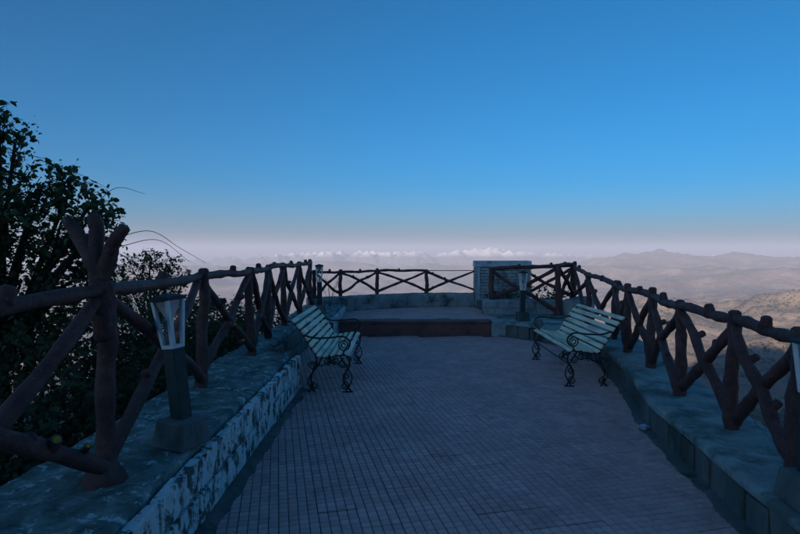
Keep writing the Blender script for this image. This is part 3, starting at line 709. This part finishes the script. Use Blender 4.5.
# ------------------------------------------------------------------ bollard lamps
def lamp_mesh_base():
    bm = bmesh.new(); add_frustum(bm, 0.125, 0.105, 0, 0.17)
    bmesh.ops.bevel(bm, geom=bm.edges[:], offset=0.012, segments=1, affect='EDGES')
    bmesh.ops.subdivide_edges(bm, edges=bm.edges[:], cuts=2, use_grid_fill=True)
    for v in bm.verts: v.co += Vector([random.uniform(-.003, .003) for _ in range(3)])
    return from_bm('concrete_base', bm)
def make_lamp(loc, rz, label, h=0.93, lean=(0, 0)):
    t = empty('bollard_lamp', loc, 0, label=label, cat='lamp', group='square bollard lamps'); t.rotation_euler = (0, 0, rz)
    link('concrete_base', lamp_mesh_base(), M['slab'], t)
    up = Matrix.Rotation(lean[0], 4, 'X') @ Matrix.Rotation(lean[1], 4, 'Y')
    def put(name, me, m, z, par=None):
        o = link(name, me, m, par or t)
        if par is None: o.matrix_local = Matrix.Translation((0, 0, 0.15)) @ up @ Matrix.Translation((0, 0, z-0.15))
        return o
    lb, lt, b0, b1 = 0.60, h-0.035, 0.047, 0.070
    bm = bmesh.new(); add_frustum(bm, 0.045, 0.046, 0.12, lb); bmesh.ops.bevel(bm, geom=bm.edges[:], offset=0.004, segments=1, affect='EDGES')
    put('post', from_bm('post', bm), M['lamp_post'], 0)
    for sx, sy in ((-1, -1), (1, -1), (1, 1), (-1, 1)):
        bm = bmesh.new(); w = 0.021
        vs_ = []
        for b, z in ((b0, lb), (b1, lt)):
            for dx, dy in ((0, 0), (-w, 0), (-w, -w), (0, -w)): vs_.append(bm.verts.new((sx*(b+dx), sy*(b+dy), z)))
        bm.faces.new(vs_[:4]); bm.faces.new(vs_[4:])
        for i in range(4): bm.faces.new((vs_[i], vs_[(i+1) % 4], vs_[4+(i+1) % 4], vs_[4+i]))
        put('corner_bar', from_bm('corner_bar', bm), M['lamp_frame'], 0)
    for i, (sx, sy) in enumerate(((0, -1), (1, 0), (0, 1), (-1, 0))):
        q = 0.008; v = []
        for b, z in ((b0, lb+0.012), (b1, lt)):
            for s in (-1, 1):
                k = b-0.015; d = b-q; v.append((s*k if sx == 0 else sx*d, sy*d if sx == 0 else s*k, z))
        put('glass_pane', mesh('glass_pane', v, [(0, 1, 3, 2)]), M['glass'], 0)
        v = [];
        for z, b in ((lb, b0), (lb+0.022, b0+0.0022)):
            for s in (-1, 1):
                for dd in (0.001, -0.006):
                    k = b-0.014; d = b+dd; v.append((s*k if sx == 0 else sx*d, sy*d if sx == 0 else s*k, z))
        put('sill', mesh('sill', v, [(0, 1, 3, 2), (4, 6, 7, 5), (0, 2, 6, 4), (1, 5, 7, 3), (0, 4, 5, 1), (2, 3, 7, 6)]), M['lamp_frame'], 0)
    bm = bmesh.new(); add_frustum(bm, 0.010, 0.054, lt-0.13, lt-0.002); put('reflector', from_bm('reflector', bm), M['white'], 0)
    bm = bmesh.new(); bmesh.ops.create_cone(bm, cap_ends=True, segments=14, radius1=0.017, radius2=0.015, depth=0.13); put('bulb', from_bm('bulb', bm), M['white'], lb+0.07)
    bm = bmesh.new(); add_frustum(bm, 0.078, 0.081, lt, lt+0.022); bmesh.ops.bevel(bm, geom=bm.edges[:], offset=0.004, segments=1, affect='EDGES'); cap = from_bm('cap', bm)
    c = put('cap', cap, M['lamp_post'], 0)
    bm = bmesh.new(); add_frustum(bm, 0.070, 0.01, lt+0.0225, lt+0.045); link('cap_top', from_bm('cap_top', bm), M['lamp_post'], c)
    return t
make_lamp((-1.345, 3.30, L_TOP-0.004), R(-24), 'teal bollard lamp leaning on its block atop the flaking white wall', 0.93, (R(1.5), R(-6.5)))
make_lamp((-1.52, 10.2, L_TOP+0.004), R(6), 'dark bollard lamp on the wall end beside the terrace step', 0.93, (0, R(-0.5)))
make_lamp((2.40, 10.55, R_TOP-0.006), R(3), 'bollard lamp standing on the coping in front of the planter wall', 0.97, (0, R(0.5)))
make_lamp((2.20, 2.86, R_TOP-0.004), R(-4), 'bollard lamp on the low slab wall close by the log fence', 0.90, (0, R(0.3)))

# ------------------------------------------------------------------ foliage
LEAF = np.array([(0, 0, 0), (-.36, .30, .06), (-.30, .68, .05), (0, 1.0, -.12), (.30, .68, .05), (.36, .30, .06), (0, .45, -.04)])
LFACE = [(0, 6, 3, 2, 1), (0, 5, 4, 3, 6)]
def leaves_geo(centers, size, droop=0.4):
    n = len(centers); yaw = rng.uniform(0, 2*np.pi, n); pit = rng.normal(-droop, 0.6, n); rol = rng.normal(0, 0.6, n)
    s = size*rng.uniform(0.35, 1.3, n)
    pts = LEAF[None]*s[:, None, None]
    def rot(p, a, i, j):
        c, sn = np.cos(a)[:, None], np.sin(a)[:, None]; q = p.copy()
        q[:, :, i] = p[:, :, i]*c - p[:, :, j]*sn; q[:, :, j] = p[:, :, i]*sn + p[:, :, j]*c; return q
    pts = rot(pts, rol, 0, 2); pts = rot(pts, pit, 1, 2); pts = rot(pts, yaw, 0, 1)
    v = (pts + centers[:, None, :]).reshape(-1, 3)
    base = np.arange(n)*7
    f = np.concatenate([base[:, None]+np.array(q)[None] for q in LFACE])
    return v, f
def ball(c, r, n, flat=0.85, shell=0.5):
    d = rng.normal(size=(n, 3)); d /= np.linalg.norm(d, axis=1)[:, None]
    rad = rng.uniform(shell, 1, n)**0.6 if shell else rng.uniform(0, 1, n)**(1/3)
    return np.array(c) + d*(rad*r)[:, None]*np.array([1, 1, flat])
def clumps(lobes, per_m2, leaf, twig_r):
    """leaf sprays: each lobe gets many short twigs, leaves strung along them"""
    cent = []; V, Fc = [], []
    for (c, r) in lobes:
        nt_ = int(per_m2*r*r)
        tips = ball(c, r, nt_, 0.9, 0.25)
        for tp in tips:
            d = tp-np.array(c); L = rng.uniform(.12, .28)*min(1, r/.45); dn = d/(np.linalg.norm(d)+1e-6) + rng.normal(0, .5, 3); dn /= np.linalg.norm(dn)
            k = rng.integers(5, 10); ts = rng.uniform(0, 1, k)
            cent.append(tp + dn*L*(ts[:, None]) + rng.normal(0, leaf*0.35, (k, 3)))
            if twig_r and rng.random() < 0.5: tube_geo([tp-dn*0.12, tp+dn*L*0.5, tp+dn*L], [twig_r, twig_r*0.4], 4, 0, False, V, Fc, False)
    return np.concatenate(cent), V, Fc
def px_at(px, py, y):
    """point at depth y on a pixel's ray"""
    return np.array([(px-400)*y/F, y, EYE - (py-HORIZON)*y/F])
def make_tree(name, label, base, lobes, per, leaf, trunk_r, stems=(), group=None):
    t = empty(name, base, 0, label=label, cat='tree', group=group); b = np.array(base)
    c, V, Fc = clumps([(np.array(q)-b, r) for q, r in lobes], per, leaf, 0.004)
    v, f = leaves_geo(c, leaf); crown = link('crown', mesh('crown', v, f), M['leaf'], t)
    mid = np.mean([q for q, _ in lobes], axis=0)-b; fk = Vector((mid[0]*.35, mid[1]*.35, mid[2]*.45))
    tv, tf = tube_geo(catmull([(0, 0, -0.15), fk*0.5+Vector((.06, .03, 0)), fk], 6), [trunk_r*1.2, trunk_r*0.8], 9, 0.08)
    link('trunk', mesh('trunk', tv, tf), M['bark'], t, True)
    for q, r in lobes:
        e = Vector(q-b); m_ = fk.lerp(e, .5)+Vector((random.uniform(-.1, .1), random.uniform(-.1, .1), .08))
        tube('limb', catmull([fk*0.95, m_, e], 5), [trunk_r*.55, trunk_r*.16], M['bark'], t, 6, 0.05)
    if V: link('twigs', mesh('twigs', V, Fc), M['bark'], crown, kind='stuff')
    for pts in stems:
        tube('stem', catmull([Vector(p)-Vector(base) for p in pts], 8), [0.004, 0.0015], M['bark'], t, 5)
    return t
def ground_z(x, y): return float(terrain_height(np.array([x]), np.array([y]))[0])
D = 4.9
lob = []
for (px, py, r, dd) in ((-60, 140, .50, 0), (-12, 150, .38, .1), (-30, 235, .55, .2), (30, 218, .40, -.1), (62, 222, .34, .2), (88, 222, .27, 0), (104, 222, .14, -.1), (20, 285, .50, .3), (75, 285, .36, .25), (-90, 260, .6, -.2), (-10, 340, .55, .2), (60, 345, .45, .35), (100, 265, .20, .3), (2, 117, .13, .1), (18, 140, .12, .1), (45, 183, .24, .1), (72, 188, .16, .1), (98, 197, .10, .1), (112, 212, .09, .0), (10, 190, .3, .0), (-150, 190, .7, 0), (-150, 300, .7, .1)):
    lob.append((px_at(px, py, D+dd), r))
stems = [[px_at(95, 205, D), px_at(118, 188, D), px_at(146, 194, D)], [px_at(110, 240, D), px_at(150, 231, D), px_at(180, 248, D), px_at(206, 263, D)], [px_at(118, 247, D), px_at(158, 240, D), px_at(190, 262, D)], [px_at(40, 160, D), px_at(75, 172, D), px_at(110, 189, D)], [px_at(105, 215, D), px_at(118, 210, D), px_at(126, 209, D)]]
gx, gy = -3.9, 5.1
make_tree('broadleaf_tree', 'dark broad-leaved tree with arching bare stems behind the forked post', (gx, gy, ground_z(gx, gy)), lob, 580, 0.060, 0.07, stems)
D = 9.5
lob = [(px_at(px, py, D+dd), r) for (px, py, r, dd) in ((150, 262, .24, 0), (132, 268, .26, .2), (170, 266, .22, .1), (155, 280, .34, 0), (128, 285, .34, .1), (176, 282, .2, -.1), (150, 254, .12, 0), (165, 300, .35, .2), (135, 305, .4, .1), (185, 274, .1, 0))]
gx, gy = -4.4, 9.6
make_tree('small_tree', 'small fine-leaved tree showing above the log fence rail', (gx, gy, ground_z(gx, gy)), lob, 700, 0.05, 0.05)
# undergrowth behind the left fence: nobody could count it
lobes = []
for y in np.arange(1.6, 11.5, 0.42):
    for x0 in (-2.45, -3.0, -3.7):
        topz = (0.95 if y < 6.5 else 0.95-(y-6.5)*0.075) + (0.12 if x0 < -2.9 else -.12)
        r = rng.uniform(.32, .5)
        for z in np.arange(topz-r, -0.5, -0.42): lobes.append((np.array([x0+rng.uniform(-.15, .15), y+rng.uniform(-.15, .15), z+rng.uniform(-.1, .06)]), r))
c, V, Fc = clumps(lobes, 210, 0.05, 0.0035)
c = c[c[:, 0] < L_OUT-0.03]
v, f = leaves_geo(c, 0.062)
link('undergrowth', mesh('undergrowth', v, f), M['under'], kind='stuff', label='dark tangled undergrowth behind the fence with the forked post')
# planted bed in the corner
lobes = [(np.array([x, y, z]), r) for (x, y, z, r) in ((2.35, 12.2, .62, .24), (2.75, 12.3, .66, .26), (3.1, 12.2, .62, .25), (3.5, 12.4, .6, .28), (2.1, 12.15, .58, .2), (3.75, 12.75, .58, .25))]
b = np.array([2.8, 12.3, 0.45]); t = empty('shrub', tuple(b), 0, label='low leafy shrub in the planted corner behind the rubble wall', cat='shrub')
c, V, Fc = clumps([(q-b, r) for q, r in lobes], 420, 0.045, 0.003); v, f = leaves_geo(c, 0.055)
link('leaves', mesh('leaves', v, f), M['under'], t); link('twigs', mesh('twigs', V, Fc), M['bark'], t, kind='stuff')
for q, r in lobes: tube('stem', [Vector((q-b)*np.array([.6, .6, 0])), Vector(q-b)*0.8, Vector(q-b)], [.012, .005], M['bark'], t, 5)
# bare twigs by the far lamp, dry weeds along the right wall's outer edge
def twig_plant(name, label, base, n, h, spread, m, cat, r=0.004):
    t = empty(name, base, 0, label=label, cat=cat)
    for i in range(n):
        a = random.uniform(0, 2*math.pi); s = random.uniform(.4, 1)*spread; hh = h*random.uniform(.55, 1)
        e = Vector((math.cos(a)*s, math.sin(a)*s, hh)); mdl = e*0.5+Vector((random.uniform(-.05, .05), random.uniform(-.05, .05), hh*.15))
        st = tube('stem', catmull([(0, 0, -0.02), mdl, e], 5), [r, r*.4], m, t, 5)
        for k in range(2):
            s0 = mdl.lerp(e, random.random()); tube('side_twig', [s0, s0+Vector((random.uniform(-.1, .1), random.uniform(-.1, .1), random.uniform(.03, .12)))], [r*.6, r*.3], m, st, 4)
    return t
twig_plant('bare_plant', 'bare branching plant rising by the lamp at the terrace step', (-1.5, 11.5, L_TOP), 7, .75, .3, M['bark'], 'plant', .005)
p = P(768, 437, R_TOP)
twig_plant('dry_weed', 'dry weed on the coping between the last two fence posts', (2.66, 3.75, R_TOP), 8, .26, .2, M['dry'], 'weed', .0035)
twig_plant('dry_weed', 'dry weed at the foot of the fence behind the bench', (3.35, 7.2, R_TOP), 7, .28, .2, M['dry'], 'weed', .0035)

# litter and pebbles
def crumple(name, loc, s, m, label, cat):
    bm = bmesh.new(); bmesh.ops.create_icosphere(bm, subdivisions=2, radius=1)
    for v in bm.verts: v.co = Vector((v.co.x*s[0], v.co.y*s[1], v.co.z*s[2]))*random.uniform(.6, 1.15)
    zmin = min(v.co.z for v in bm.verts)
    for v in bm.verts: v.co.z -= zmin
    o = link(name, from_bm(name, bm), m, None, False, label=label, cat=cat); o.location = loc; return o
p = P(648, 431, 0.003); crumple('crumpled_wrapper', (p.x-0.03, p.y, 0.004), (.045, .03, .028), M['blue'], 'crumpled blue and white wrapper lying beside the slab wall', 'litter')
p = P(486, 333.5, 0.0); crumple('pebble', (p.x-.02, p.y-.1, 0.002), (.035, .03, .028), M['pebble'], 'larger pale pebble at the corner of the maroon step', 'pebble')
p = P(494, 335, 0.0); crumple('pebble', (p.x-.02, p.y-.12, 0.002), (.02, .018, .015), M['pebble'], 'tiny pale pebble beside the larger pebble near the step', 'pebble')

leaf_me = mesh('dry_leaf', [tuple(p*0.05) for p in LEAF+np.array([0, 0, .13])], LFACE); leaf_me.materials.append(M['dry'])
for i in range(9):
    o = link('dry_leaf', leaf_me, None, label='dry brown leaf lying on the pavement under the bench by slab wall', cat='leaf', group='dry leaves under the bench')
    o.location = (random.uniform(2.25, 2.62), random.uniform(6.6, 8.0), 0.001); o.rotation_euler = (0, 0, random.uniform(0, 6.28)); o.scale = (random.uniform(.7, 1.2),)*3
